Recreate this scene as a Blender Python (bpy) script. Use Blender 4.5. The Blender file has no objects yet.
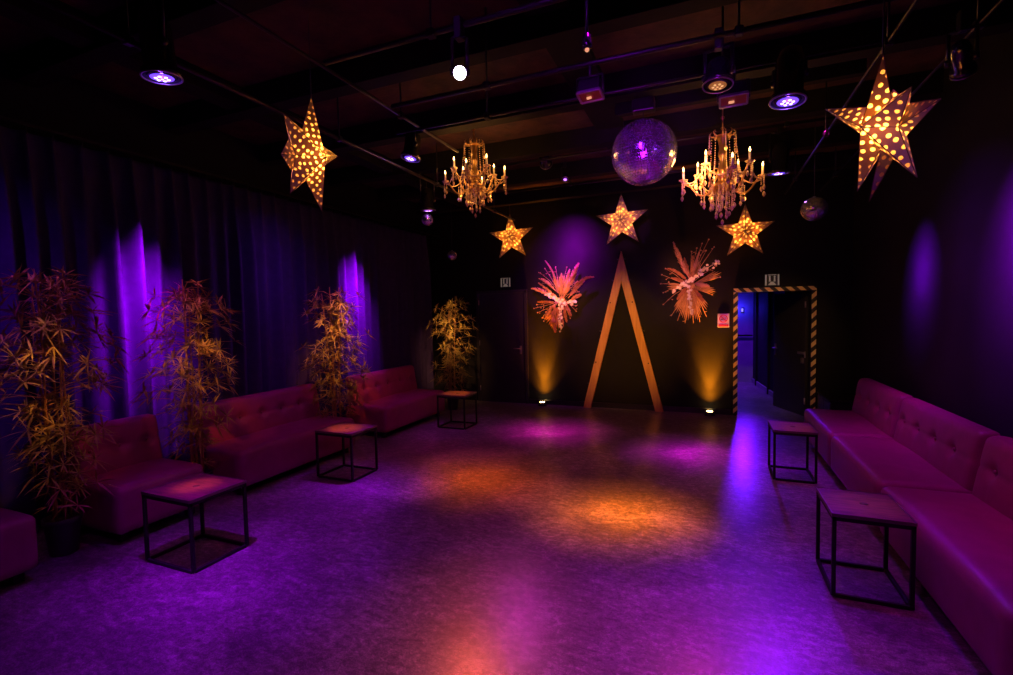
import bpy, bmesh, math, random
from mathutils import Vector, Matrix
PI = math.pi
SC = bpy.context.scene
COL = SC.collection
random.seed(7)

# ------------------------------------------------------------------ camera
F_PX = 483.61
YAW, PITCH, ROLL = math.radians(22.503), math.radians(-2.862), math.radians(-1.079)
CAM = Vector((0, 0, 1.75))
fw = Vector((-math.sin(YAW) * math.cos(PITCH), math.cos(YAW) * math.cos(PITCH), math.sin(PITCH)))
rt = Vector((math.cos(YAW), math.sin(YAW), 0)); up = rt.cross(fw)
r2 = rt * math.cos(ROLL) + up * math.sin(ROLL); u2 = -rt * math.sin(ROLL) + up * math.cos(ROLL)
cd = bpy.data.cameras.new('camera'); cam = bpy.data.objects.new('camera', cd); COL.objects.link(cam)
M = Matrix((r2, u2, -fw)).transposed().to_4x4(); M.translation = CAM
cam.matrix_world = M
cd.sensor_width = 36; cd.sensor_fit = 'HORIZONTAL'; cd.lens = F_PX / 1013 * 36; cd.clip_start = .05
SC.camera = cam
# ------------------------------------------------------------------ world, exposure
w = bpy.data.worlds.new('world'); SC.world = w; w.use_nodes = True
w.node_tree.nodes['Background'].inputs[0].default_value = (.25, .05, .6, 1)
w.node_tree.nodes['Background'].inputs[1].default_value = .0006
vs = SC.view_settings
SC.display_settings.display_device = 'sRGB'
vs.view_transform = 'Standard'; vs.look = 'None'; vs.exposure = 0; vs.gamma = 1; vs.use_curve_mapping = False
SC.cycles.max_bounces = 6; SC.cycles.diffuse_bounces = 3; SC.cycles.glossy_bounces = 4
SC.cycles.sample_clamp_indirect = 3; SC.cycles.caustics_reflective = False; SC.cycles.caustics_refractive = False

VIOLET = (.22, .01, 1); PURPLE = (.5, .01, 1); MAGENTA = (1, .02, .62); AMBER = (1, .30, .03); WARM = (1, .42, .10)
BLUE = (.03, .02, 1)
def spot(pos, tgt, col, watts, angle, blend=1, rad=.05):
    l = bpy.data.lights.new('spot_beam', 'SPOT'); l.color = col; l.energy = watts
    l.spot_size = math.radians(angle); l.spot_blend = blend; l.shadow_soft_size = rad
    o = bpy.data.objects.new('spot_beam', l); COL.objects.link(o)
    o.location = pos; o.rotation_euler = (Vector(tgt) - Vector(pos)).to_track_quat('-Z', 'Y').to_euler()
    return o
def beam_light(pos, tgt, col, watts, angle, rad=.05):
    # a lamp's beam: bright core, softer shoulder, faint skirt
    for k, e in ((1, .30), (.68, .36), (.40, .55)): spot(pos, tgt, col, watts * e, angle * k, 1, rad)
def point(pos, col, watts, rad, parent=None):
    l = bpy.data.lights.new('point_glow', 'POINT'); l.color = col; l.energy = watts; l.shadow_soft_size = rad
    o = bpy.data.objects.new('point_glow', l); COL.objects.link(o); o.location = pos; o.parent = parent
    return o

# ---- added spots without fixtures for the wash of the hall
beam_light((1.05, 3.2, 3.6), (1.75, 3.4, .4), MAGENTA, 108, 80)        # over the right-hand sofas
beam_light((1.05, 5.5, 3.6), (1.75, 5.8, .4), MAGENTA, 100, 70)
spot((-1.5, 3.8, 3.4), (1.8, 4.3, .6), MAGENTA, 11, 70)
beam_light((-3.4, 2.6, 3.4), (-4.6, 2.7, .4), (1, .02, .5), 17, 74)        # over the left-hand sofas
beam_light((-3.2, 4.3, 3.4), (-4.6, 4.4, .4), (1, .02, .40), 13, 60)
beam_light((-3.0, 6.3, 3.4), (-4.6, 6.5, .5), (1, .05, .18), 26, 60)
spot((-.4, 1.0, 3.4), (-4.5, 2.6, .5), (1, .02, .5), 9, 50)
spot((-.8, .2, 3.4), (-1.2, 3.4, 0), (.66, .004, .66), 95, 105)      # broad purple over the dance floor
spot((-1.2, 4.6, 3.4), (-1.2, 5.4, 0), (1, .006, .3), 45, 110)

# ------------------------------------------------------------------ materials
def nodes(m):
    m.use_nodes = True; nt = m.node_tree
    return nt, nt.nodes['Principled BSDF'], nt.nodes['Material Output']
def mat(name, col, rough=.6, metal=0, spec=.5, noise=None, nscale=6, bump=0, bscale=40, stretch=None):
    m = bpy.data.materials.new(name); nt, b, _ = nodes(m)
    b.inputs['Base Color'].default_value = (*col, 1); b.inputs['Roughness'].default_value = rough
    b.inputs['Metallic'].default_value = metal; b.inputs['Specular IOR Level'].default_value = spec
    tc = nt.nodes.new('ShaderNodeTexCoord'); src = tc.outputs['Object']
    if stretch:
        mp = nt.nodes.new('ShaderNodeMapping'); mp.inputs['Scale'].default_value = stretch
        nt.links.new(src, mp.inputs[0]); src = mp.outputs[0]
    if noise:
        n = nt.nodes.new('ShaderNodeTexNoise'); n.inputs['Scale'].default_value = nscale; n.inputs['Detail'].default_value = 6
        nt.links.new(src, n.inputs['Vector'])
        r = nt.nodes.new('ShaderNodeValToRGB'); r.color_ramp.elements[0].position = .3; r.color_ramp.elements[1].position = .7
        r.color_ramp.elements[0].color = (*col, 1); r.color_ramp.elements[1].color = (*noise, 1)
        nt.links.new(n.outputs['Fac'], r.inputs[0]); nt.links.new(r.outputs[0], b.inputs['Base Color'])
    if bump:
        n2 = nt.nodes.new('ShaderNodeTexNoise'); n2.inputs['Scale'].default_value = bscale; n2.inputs['Detail'].default_value = 4
        nt.links.new(src, n2.inputs['Vector'])
        bp = nt.nodes.new('ShaderNodeBump'); bp.inputs['Strength'].default_value = bump; bp.inputs['Distance'].default_value = .01
        nt.links.new(n2.outputs['Fac'], bp.inputs['Height']); nt.links.new(bp.outputs[0], b.inputs['Normal'])
    return m
def emit(name, col, strength):
    m = bpy.data.materials.new(name); nt, b, o = nodes(m)
    b.inputs['Base Color'].default_value = (*[c * .3 for c in col], 1)
    b.inputs['Emission Color'].default_value = (*col, 1); b.inputs['Emission Strength'].default_value = strength
    return m
def floor_mat():
    m = bpy.data.materials.new('sealed_concrete'); nt, b, _ = nodes(m); N = nt.nodes.new; L = nt.links.new
    tc = N('ShaderNodeTexCoord')
    def noise(s, det, rgh=.6, sc=None, dist=0):
        n = N('ShaderNodeTexNoise'); n.inputs['Scale'].default_value = s; n.inputs['Detail'].default_value = det
        n.inputs['Roughness'].default_value = rgh; n.inputs['Distortion'].default_value = dist
        if sc:
            mp = N('ShaderNodeMapping'); mp.inputs['Scale'].default_value = sc; mp.inputs['Rotation'].default_value = (0, 0, .35)
            L(tc.outputs['Object'], mp.inputs[0]); L(mp.outputs[0], n.inputs['Vector'])
        else: L(tc.outputs['Object'], n.inputs['Vector'])
        return n.outputs['Fac']
    def mth(op, a, c):
        x = N('ShaderNodeMath'); x.operation = op
        for i, q in enumerate((a, c)):
            if isinstance(q, (int, float)): x.inputs[i].default_value = q
            else: L(q, x.inputs[i])
        return x.outputs[0]
    big = noise(1.1, 8, .62, None, .6); streak = noise(11, 9, .78, (1, 2.2, 1), .5); fine = noise(34, 8, .8, None, .8); grit = noise(150, 3, .6)
    s = mth('ADD', mth('ADD', mth('MULTIPLY', big, .24), mth('MULTIPLY', streak, .32)), mth('ADD', mth('MULTIPLY', fine, .32), mth('MULTIPLY', grit, .18)))
    r = N('ShaderNodeValToRGB'); L(s, r.inputs[0]); e = r.color_ramp.elements
    e[0].position = .455; e[0].color = (.05, .046, .044, 1); e[1].position = .635; e[1].color = (.58, .55, .53, 1)
    e2 = e.new(.54); e2.color = (.19, .18, .17, 1)
    vo = N('ShaderNodeTexVoronoi'); vo.feature = 'DISTANCE_TO_EDGE'; vo.inputs['Scale'].default_value = 7; vo.inputs['Randomness'].default_value = 1
    wp = N('ShaderNodeTexNoise'); wp.inputs['Scale'].default_value = 5; wp.inputs['Detail'].default_value = 6; L(tc.outputs['Object'], wp.inputs['Vector'])
    va = N('ShaderNodeVectorMath'); va.operation = 'ADD'; L(tc.outputs['Object'], va.inputs[0]); L(wp.outputs['Color'], va.inputs[1]); L(va.outputs[0], vo.inputs['Vector'])
    ed = N('ShaderNodeMapRange'); L(vo.outputs['Distance'], ed.inputs[0]); ed.inputs[1].default_value = 0; ed.inputs[2].default_value = .02; ed.inputs[3].default_value = 1; ed.inputs[4].default_value = 0
    pm = N('ShaderNodeMapRange'); L(noise(1.7, 4, .6), pm.inputs[0]); pm.inputs[1].default_value = .52; pm.inputs[2].default_value = .7; pm.inputs[3].default_value = 0; pm.inputs[4].default_value = .5
    cm = N('ShaderNodeMix'); cm.data_type = 'RGBA'; L(mth('MULTIPLY', ed.outputs[0], pm.outputs[0]), cm.inputs[0]); L(r.outputs[0], cm.inputs[6]); cm.inputs[7].default_value = (.62, .58, .56, 1)
    L(cm.outputs[2], b.inputs['Base Color'])
    rr = N('ShaderNodeMapRange'); L(s, rr.inputs[0]); rr.inputs[1].default_value = .4; rr.inputs[2].default_value = .65
    rr.inputs[3].default_value = .38; rr.inputs[4].default_value = .6
    L(rr.outputs[0], b.inputs['Roughness'])
    bp = N('ShaderNodeBump'); bp.inputs['Strength'].default_value = .3; bp.inputs['Distance'].default_value = .004
    L(mth('ADD', mth('MULTIPLY', fine, .6), mth('MULTIPLY', streak, .8)), bp.inputs['Height']); L(bp.outputs[0], b.inputs['Normal'])
    b.inputs['Specular IOR Level'].default_value = .5
    b.inputs['Coat Weight'].default_value = .9; b.inputs['Coat Roughness'].default_value = .26; b.inputs['Coat IOR'].default_value = 1.6
    bp2 = N('ShaderNodeBump'); bp2.inputs['Strength'].default_value = .12; bp2.inputs['Distance'].default_value = .004
    L(mth('ADD', mth('MULTIPLY', fine, .6), mth('MULTIPLY', streak, .8)), bp2.inputs['Height']); L(bp2.outputs[0], b.inputs['Coat Normal'])
    return m
def tape_mat():
    m = bpy.data.materials.new('hazard_stripes'); nt, b, _ = nodes(m); N = nt.nodes.new; L = nt.links.new
    tc = N('ShaderNodeTexCoord'); sp = N('ShaderNodeSeparateXYZ'); L(tc.outputs['Object'], sp.inputs[0])
    a = N('ShaderNodeMath'); a.operation = 'ADD'; L(sp.outputs[0], a.inputs[0]); L(sp.outputs[2], a.inputs[1])
    a2 = N('ShaderNodeMath'); a2.operation = 'SUBTRACT'; L(sp.outputs[2], a2.inputs[0]); L(sp.outputs[0], a2.inputs[1])
    gz = N('ShaderNodeMath'); gz.operation = 'GREATER_THAN'; L(sp.outputs[2], gz.inputs[0]); gz.inputs[1].default_value = 2.02
    mx = N('ShaderNodeMix'); L(gz.outputs[0], mx.inputs[0]); L(a2.outputs[0], mx.inputs[2]); L(a.outputs[0], mx.inputs[3])
    d = N('ShaderNodeMath'); d.operation = 'MULTIPLY'; L(mx.outputs[0], d.inputs[0]); d.inputs[1].default_value = 1 / .15
    f = N('ShaderNodeMath'); f.operation = 'FRACT'; L(d.outputs[0], f.inputs[0])
    g = N('ShaderNodeMath'); g.operation = 'GREATER_THAN'; L(f.outputs[0], g.inputs[0]); g.inputs[1].default_value = .5
    c = N('ShaderNodeMix'); c.data_type = 'RGBA'; L(g.outputs[0], c.inputs[0])
    c.inputs[6].default_value = (.015, .012, .01, 1); c.inputs[7].default_value = (.80, .60, .24, 1)
    L(c.outputs[2], b.inputs['Base Color']); b.inputs['Roughness'].default_value = .5
    return m
def paper_mat(name, paper, hole, scale, thr):
    # pierced lantern card: card lets a little light through, the pierced dots (thin tissue) let all of it through
    m = bpy.data.materials.new(name); nt, b, o = nodes(m); N = nt.nodes.new; L = nt.links.new
    nt.nodes.remove(b)
    uv = N('ShaderNodeUVMap'); v = N('ShaderNodeTexVoronoi'); v.voronoi_dimensions = '2D'
    v.inputs['Scale'].default_value = scale; v.inputs['Randomness'].default_value = .35
    L(uv.outputs[0], v.inputs['Vector'])
    lt = N('ShaderNodeMath'); lt.operation = 'LESS_THAN'; L(v.outputs['Distance'], lt.inputs[0]); lt.inputs[1].default_value = thr
    df = N('ShaderNodeBsdfDiffuse'); df.inputs[0].default_value = (.30, .25, .26, 1)
    t1 = N('ShaderNodeBsdfTranslucent'); t1.inputs[0].default_value = (*paper, 1)
    t2 = N('ShaderNodeBsdfTranslucent'); t2.inputs[0].default_value = (*hole, 1)
    a = N('ShaderNodeAddShader'); L(df.outputs[0], a.inputs[0]); L(t1.outputs[0], a.inputs[1])
    mx = N('ShaderNodeMixShader'); L(lt.outputs[0], mx.inputs[0]); L(a.outputs[0], mx.inputs[1]); L(t2.outputs[0], mx.inputs[2])
    L(mx.outputs[0], o.inputs[0])
    return m
def board_mat():
    m = mat('ceiling_board', (.028, .014, .011), .85, noise=(.09, .036, .024), nscale=5, bump=.8, bscale=25)
    return m

MT = dict(
    floor=floor_mat(),
    wall=mat('black_plaster', (.0052, .005, .007), .75, 0, .25, noise=(.0085, .008, .011), nscale=3, bump=.25, bscale=90),
    board=board_mat(),
    beam=mat('blackened_steel_beam', (.007, .006, .007), .8, 0, .2, noise=(.012, .010, .010), bump=.2),
    bar=mat('painted_pipe', (.035, .028, .025), .38, .5, noise=(.022, .018, .018)),
    black=mat('black_metal', (.012, .012, .014), .32, .0, .6, noise=(.02, .02, .022), nscale=10),
    gloss=mat('gloss_black', (.015, .014, .018), .16, 0, .8, noise=(.02, .02, .025)),
    frame=mat('black_powder_coat', (.008, .0075, .008), .55, 0, .35, noise=(.013, .012, .012), nscale=20),
    wood=mat('worn_table_wood', (.06, .028, .016), .42, noise=(.22, .10, .055), nscale=7, bump=.2, bscale=30, stretch=(1, 6, 1)),
    edge=mat('table_edge_steel', (.30, .24, .22), .35, .8, noise=(.2, .16, .15)),
    knot=mat('dark_branded_mark', (.04, .02, .015), .6, noise=(.06, .03, .02)),
    leather=mat('burgundy_leatherette', (.25, .02, .13), .42, 0, .45, noise=(.31, .028, .16), nscale=9, bump=.12, bscale=120),
    leatherbutton=mat('burgundy_button', (.21, .018, .11), .35, noise=(.25, .022, .13)),
    curtain=mat('blue_velvet_curtain', (.05, .032, .12), .8, 0, .2, noise=(.065, .042, .15), nscale=12, bump=.1, bscale=80),
    leaf=mat('bamboo_leaf', (.20, .17, .045), .5, 0, .4, noise=(.36, .28, .08), nscale=14),
    stem=mat('bamboo_cane', (.30, .16, .05), .5, noise=(.20, .11, .04), nscale=12),
    pot=mat('dark_plastic_pot', (.025, .022, .025), .4, noise=(.04, .035, .04)),
    soil=mat('dark_soil', (.03, .02, .012), .95, noise=(.06, .04, .02), nscale=30, bump=.8),
    pine=mat('pine_plank', (.50, .24, .075), .5, noise=(.66, .36, .13), nscale=4, bump=.15, bscale=40, stretch=(6, 6, .8)),
    brass=mat('aged_brass', (.70, .42, .14), .28, .9, noise=(.50, .28, .09), nscale=10),
    crystal=mat('amber_crystal', (.85, .55, .28), .12, .45, 1, noise=(.95, .70, .42), nscale=30),
    candle=mat('ivory_candle', (.75, .62, .42), .5, noise=(.8, .68, .5)),
    flame=emit('candle_bulb', (1, .55, .16), 14),
    mirror=mat('mirror_tile', (.86, .86, .90), .17, .74, noise=(.78, .78, .84), nscale=3),
    grout=mat('ball_core', (.02, .02, .025), .5, noise=(.03, .03, .03)),
    violetlens=emit('violet_lens', (.17, .06, 1), 1.6), violetcore=emit('violet_core', (.62, .5, 1), 4),
    purplelens=emit('purple_lens', (.45, .04, 1), .9), purplecore=emit('purple_core', (.85, .5, 1), 2.5),
    whitelens=emit('white_violet_lens', (.75, .68, 1), 14),
    amberlens=emit('amber_lens', (1, .34, .08), .25), ambercore=emit('amber_core', (1, .5, .2), 1.0),
    redlens=emit('red_lens', (1, .14, .05), .014), redcore=emit('red_core', (1, .4, .2), .8),
    uplens=emit('uplight_lens', (1, .6, .2), 22),
    tape=tape_mat(),
    emitwhite=emit('emissive_pictogram', (1, .80, .62), .11), white=mat('white_sign_face', (.70, .66, .66), .4, noise=(.74, .70, .70)),  # pictogram white carries a small added emission
    red=mat('sign_red', (.45, .02, .04), .4, noise=(.5, .03, .05)),
    door=mat('black_door_paint', (.022, .020, .024), .4, noise=(.032, .030, .034), nscale=4),
    steel=mat('brushed_steel', (.55, .52, .52), .3, .9, noise=(.45, .42, .42)),
    plume=mat('pampas_plume', (.62, .30, .20), .9, noise=(.75, .42, .30), nscale=20),
    plumedark=mat('dry_brown_frond', (.34, .13, .07), .9, noise=(.46, .2, .1), nscale=20),
    palm=mat('dried_palm_fan', (.55, .30, .12), .8, noise=(.66, .40, .18), nscale=20),
    petal=mat('cream_petals', (.92, .82, .70), .7, noise=(.95, .88, .80), nscale=30),
    twig=mat('dried_strands', (.50, .26, .15), .8, noise=(.6, .34, .2), nscale=20),
    star=paper_mat('pierced_star_card', (.030, .012, .0025), (1, .74, .42), 22, .245),
    starsmall=paper_mat('pierced_star_card_fine', (.15, .062, .010), (1, .82, .5), 13, .27),
    seam=mat('card_seam', (.10, .06, .05), .7, noise=(.16, .10, .09)),
    cord=mat('dark_cord', (.03, .025, .03), .6, noise=(.05, .04, .05)),
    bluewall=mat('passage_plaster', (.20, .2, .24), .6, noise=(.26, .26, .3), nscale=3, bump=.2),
)

# ------------------------------------------------------------------ mesh builder
class MB:
    def __init__(s): s.v = []; s.f = []; s.uv = None; s.sm = []
    def add(s, vs_, fs, smooth=False):
        o = len(s.v); s.v += [Vector(q) for q in vs_]; s.f += [tuple(i + o for i in f) for f in fs]; s.sm += [smooth] * len(fs)
        return s
    def bm(s, b, smooth=False):
        b.verts.ensure_lookup_table(); b.verts.index_update()
        s.add([v.co.copy() for v in b.verts], [[v.index for v in f.verts] for f in b.faces], smooth); b.free(); return s
    def box(s, c, d, bev=0, rot=None, seg=2):
        b = bmesh.new(); bmesh.ops.create_cube(b, size=1)
        for v in b.verts: v.co = Vector((v.co.x * d[0], v.co.y * d[1], v.co.z * d[2]))
        if bev: bmesh.ops.bevel(b, geom=list(b.edges), offset=bev, segments=seg, affect='EDGES', profile=.5)
        R = rot if rot else Matrix()
        for v in b.verts: v.co = R.to_3x3() @ v.co + Vector(c)
        return s.bm(b, bool(bev) and seg > 2)
    def tube(s, pts, r, n=8, cap=True, smooth=True):
        pts = [Vector(p) for p in pts]; rs = r if isinstance(r, (list, tuple)) else [r] * len(pts)
        vs_ = []; fs = []; prev = None
        for i, p in enumerate(pts):
            t = (pts[min(i + 1, len(pts) - 1)] - pts[max(i - 1, 0)]).normalized()
            a = prev if prev else (Vector((0, 0, 1)) if abs(t.z) < .9 else Vector((1, 0, 0)))
            x = (a - t * a.dot(t)).normalized(); y = t.cross(x); prev = x
            for k in range(n):
                q = 2 * PI * k / n; vs_.append(p + (x * math.cos(q) + y * math.sin(q)) * rs[i])
        for i in range(len(pts) - 1):
            for k in range(n): fs.append((i * n + k, i * n + (k + 1) % n, (i + 1) * n + (k + 1) % n, (i + 1) * n + k))
        if cap: fs += [tuple(range(n))[::-1], tuple(range((len(pts) - 1) * n, len(pts) * n))]
        return s.add(vs_, fs, smooth)
    def lathe(s, prof, n=24, c=(0, 0, 0), R=None, smooth=True):
        vs_ = []; fs = []
        for r, z in prof:
            for k in range(n): vs_.append(Vector((r * math.cos(2 * PI * k / n), r * math.sin(2 * PI * k / n), z)))
        if R: vs_ = [R @ v for v in vs_]
        vs_ = [v + Vector(c) for v in vs_]
        for i in range(len(prof) - 1):
            for k in range(n): fs.append((i * n + k, i * n + (k + 1) % n, (i + 1) * n + (k + 1) % n, (i + 1) * n + k))
        if prof[0][0] > 1e-4: fs.append(tuple(range(n))[::-1])
        if prof[-1][0] > 1e-4: fs.append(tuple(range((len(prof) - 1) * n, len(prof) * n)))
        return s.add(vs_, fs, smooth)
    def torus(s, R_, r, n=24, m=8, c=(0, 0, 0), R=None):
        vs_ = []; fs = []
        for i in range(n):
            a = 2 * PI * i / n
            for k in range(m):
                q = 2 * PI * k / m; vs_.append(Vector(((R_ + r * math.cos(q)) * math.cos(a), (R_ + r * math.cos(q)) * math.sin(a), r * math.sin(q))))
        if R: vs_ = [R @ v for v in vs_]
        vs_ = [v + Vector(c) for v in vs_]
        for i in range(n):
            for k in range(m): fs.append((i * m + k, ((i + 1) % n) * m + k, ((i + 1) % n) * m + (k + 1) % m, i * m + (k + 1) % m))
        return s.add(vs_, fs, True)
    def ball(s, c, r, n=10, sz=1):
        m = max(4, n // 2 + 1)
        return s.lathe([(r * math.sin(PI * i / m) + (1e-5 if i in (0, m) else 0), -r * sz * math.cos(PI * i / m)) for i in range(m + 1)], n, c)
    def build(s, name, m, parent=None, loc=None):
        me = bpy.data.meshes.new(name); me.from_pydata([tuple(v) for v in s.v], [], s.f); me.update()
        me.polygons.foreach_set('use_smooth', s.sm)
        me.materials.append(m)
        o = bpy.data.objects.new(name, me); COL.objects.link(o); o.parent = parent
        if loc: o.location = loc
        return o
def thing(name, label, cat, loc=(0, 0, 0), group=None, rz=0):
    o = bpy.data.objects.new(name, None); COL.objects.link(o); o.location = loc; o.rotation_euler = (0, 0, rz); o.empty_display_size = .1
    return tag(o, label, cat, group)
def tag(o, label, cat, group=None):
    o['label'] = label; o['category'] = cat
    if group: o['group'] = group
    return o
def struct(o, label, cat):
    o['kind'] = 'structure'; o['label'] = label; o['category'] = cat; return o
def copy_tree(o, parent=None):
    c = o.copy(); COL.objects.link(c); c.parent = parent
    for ch in list(o.children): copy_tree(ch, c)
    return c

# ------------------------------------------------------------------ the room
XL, XR, YB, YF, ZC = -5.3, 2.03, 8.75, -1.2, 3.95
def slab(name, c, d, m, label, cat): return struct(MB().box((0, 0, 0), d).build(name, m, None, c), label, cat)
struct(MB().box((0, 0, 0), (7.6, 15.4, .2)).build('floor', MT['floor'], None, (-1.6, 6.4, -.1)), 'dark sealed concrete dance floor with worn mottled surface', 'floor')
slab('ceiling', ((XL + XR) / 2, (YF + YB) / 2, ZC + .1), (XR - XL + .4, YB - YF + .4, .2), MT['board'], 'dark brown rough board ceiling above the beams', 'ceiling')
slab('wall_left', (XL - .1, (YF + YB) / 2, ZC / 2), (.2, YB - YF, ZC), MT['wall'], 'black wall behind the long curtain', 'wall')
slab('wall_right', (XR + .1, (YF + YB) / 2, ZC / 2), (.2, YB - YF, ZC), MT['wall'], 'black wall behind the joined sofas', 'wall')
slab('wall_front', ((XL + XR) / 2, YF - .1, ZC / 2), (XR - XL + .4, .2, ZC), MT['wall'], 'black wall behind the viewer', 'wall')
DX0, DX1, DZ = .47, 1.50, 2.02
bw = MB()
bw.box(((XL - .2 + DX0) / 2, YB + .1, ZC / 2), (DX0 - XL + .2, .2, ZC))
bw.box(((DX1 + XR + .2) / 2, YB + .1, ZC / 2), (XR + .2 - DX1, .2, ZC))
bw.box(((DX0 + DX1) / 2, YB + .1, (DZ + ZC) / 2), (DX1 - DX0, .2, ZC - DZ))
struct(bw.build('wall_back', MT['wall']), 'black end wall with stars, bouquets and a doorway', 'wall')
struct(MB().box((0, 0, 0), (3.55, .02, .09)).build('baseboard_back', MT['black'], None, (-1.40, YB - .01, .045)), 'low black skirting along the end wall', 'baseboard')
# left door
d1 = struct(MB().box((0, 0, 0), (.94, .04, 2.14), .004).build('door_1', MT['door'], None, (-3.71, YB - .02, 1.07)), 'closed black door in the end wall by the back plant', 'door')
h = MB().box((.40, -.03, -.03), (.04, .012, .16), .003); h.tube([(.40, -.035, 0), (.40, -.075, 0), (.27, -.075, 0)], .011)
h.build('door_handle', MT['steel'], d1)
for z in (-.8, .1, .9): MB().tube([(-.475, -.03, z - .05), (-.475, -.03, z + .05)], .010).build('hinge', MT['steel'], d1)
fr = MB()
for x in (-4.22, -3.20): fr.box((x, YB - .025, 1.09), (.06, .05, 2.18), .004)
fr.box((-3.71, YB - .025, 2.17), (1.08, .05, .06), .004)
struct(fr.build('trim_1', MT['door']), 'black frame around the closed door', 'trim')
# hazard-taped frame of the doorway
fr = MB()
for x in (.438, 1.532): fr.box((x, YB - .02, 1.01), (.062, .04, 2.02))
fr.box((.985, YB - .02, 2.051), (1.156, .04, .062))
struct(fr.build('trim_2', MT['tape']), 'black and yellow hazard taped frame of the open doorway', 'trim')
# open door leaf, hinged on the right jamb and swung into the passage
hv = Vector((1.48, YB + .2, 0)); ev = Vector((1.13, YB + 1.08, 0)); dv = ev - hv; an = math.atan2(dv.y, dv.x)
d2 = struct(MB().box((dv.length / 2, 0, 1.0), (dv.length, .045, 2.0), .004).build('door_2', MT['door'], None, hv), 'black door leaf swung open into the blue passage', 'door')
d2.rotation_euler = (0, 0, an)
L_ = dv.length
h = MB().box((L_ - .07, .028, 1.02), (.05, .012, .2), .003); h.tube([(L_ - .07, .03, 1.05), (L_ - .07, .075, 1.05), (L_ - .2, .075, 1.05)], .012)
h.build('door_handle', MT['steel'], d2)
h = MB().box((.10, .035, 1.02), (.16, .03, .04), .006); h.box((.06, .035, .90), (.05, .03, .09), .006); h.build('door_lock', MT['steel'], d2)
for z in (.25, 1.0, 1.8): MB().tube([(.0, .03, z - .05), (.0, .03, z + .05)], .012).build('hinge', MT['steel'], d2)
# passage
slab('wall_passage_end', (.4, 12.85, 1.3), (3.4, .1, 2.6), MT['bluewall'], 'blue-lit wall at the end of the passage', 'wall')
slab('wall_passage_left', (-1.2, 10.9, 1.3), (.1, 3.9, 2.6), MT['wall'], 'dark side wall of the passage', 'wall')
pa, pb = Vector((1.02, 12.8, 0)), Vector((1.30, 10.0, 0)); pd = pb - pa
pw = MB().box((pd.length / 2, .05, 1.3), (pd.length, .1, 2.6)).build('wall_passage_right', MT['wall'], None, pa); pw.rotation_euler = (0, 0, math.atan2(pd.y, pd.x))
struct(pw, 'dark slanting wall of the passage with panel battens', 'wall')
for k, t in enumerate((.5, 1.7)):
    MB().box((t, -.02, 1.3), (.08, .05, 2.6)).build('batten', MT['beam'], pw)
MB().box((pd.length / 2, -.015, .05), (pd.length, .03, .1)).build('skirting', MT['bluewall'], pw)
slab('wall_passage_side', (2.0, 10.6, 1.3), (.1, 3.4, 2.6), MT['wall'], 'dark wall beside the open door leaf', 'wall')
slab('ceiling_passage', (.4, 10.9, 2.65), (3.4, 3.9, .1), MT['wall'], 'dark low ceiling of the passage', 'ceiling')
rail = MB().tube([(-.6, 12.74, 1.12), (1.0, 12.74, 1.12)], .02)
tag(rail.build('handrail', MT['bar']), 'thin handrail on the blue-lit wall of the passage', 'rail')
lamp = thing('wall_lamp', 'small glowing blue wall lamp in the passage', 'lamp', (.78, 12.78, 1.72))
MB().box((0, 0, 0), (.07, .04, .12), .01).build('housing', MT['black'], lamp); MB().box((0, -.025, 0), (.04, .012, .08), .004).build('lens', emit('blue_wall_lens', (.3, .25, 1), 1.3), lamp)
point((.72, 12.6, 1.75), (.04, .02, 1), 9, .05); spot((.3, 11.8, 2.5), (.7, 12.3, 0), (.16, .01, 1), 240, 80); spot((.4, 10.2, 2.5), (.7, 10.3, 0), (.10, .01, 1), 90, 80)

# ------------------------------------------------------------------ ceiling beams and lighting bars
def beam(c, d, label): struct(MB().box((0, 0, 0), d, .006).build('ceiling_beam', MT['beam'], None, c), label, 'beam')
for y, nm in ((1.15, 'nearest the viewer'), (2.30, 'second from the viewer'), (3.50, 'over the nearest lamps'), (4.70, 'over the mirror ball'), (5.9, 'behind the chandeliers'), (7.1, 'second from the end wall'), (8.3, 'closest to the end wall')):
    beam((-1.6, y, ZC - .11), (XR - XL, .16, .22), 'dark steel beam across the ceiling, ' + nm)
beam((-1.05, 3.7, ZC - .03), (.32, 9.8, .06), 'flat dark duct running down the ceiling toward the end wall')
beam((-4.2, 3.7, ZC - .09), (.2, 9.8, .18), 'dark lengthwise beam above the curtain side')
for y0 in (2.9, 5.3):
    beam((.2, y0, ZC - .07), (2.2, .08, .14), 'short dark joist on the lamp side of the ceiling, %s' % ('near' if y0 < 4 else 'far'))
def pipe(a, b, r, label, hang=True):
    a = Vector(a); b = Vector(b); t = thing('lighting_bar', label, 'lighting bar', (a + b) / 2, 'pipes under the ceiling')
    c = (a + b) / 2
    MB().tube([a - c, b - c], r, 10).build('pipe', MT['bar'], t)
    n = max(2, int((b - a).length / 1.6))
    for i in range(n):
        p = a.lerp(b, (i + .5) / n) - c
        m = MB().tube([p, p + Vector((0, 0, ZC - a.z))], .008, 6); m.box(p, (.05, .05, .05), .008); m.build('hanger', MT['black'], t)
pipe((-3.2, -.8, 3.42), (-3.2, 8.2, 3.42), .018, 'long pipe running above the front edge of the curtain side sofas')
pipe((-2.42, .5, 3.455), (-2.42, 4.6, 3.455), .012, 'lengthwise pipe just inside the curtain side pipe')
pipe((1.06, -.5, 3.42), (1.06, 8.2, 3.42), .013, 'long pipe running above the joined sofas')
pipe((1.5, -.5, 3.42), (1.5, 8.2, 3.42), .010, 'thin lengthwise pipe nearest the bare wall')
pipe((-2.3, 3.28, 3.40), (1.0, 3.28, 3.40), .017, 'cross pipe in front of the mirror ball')
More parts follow.
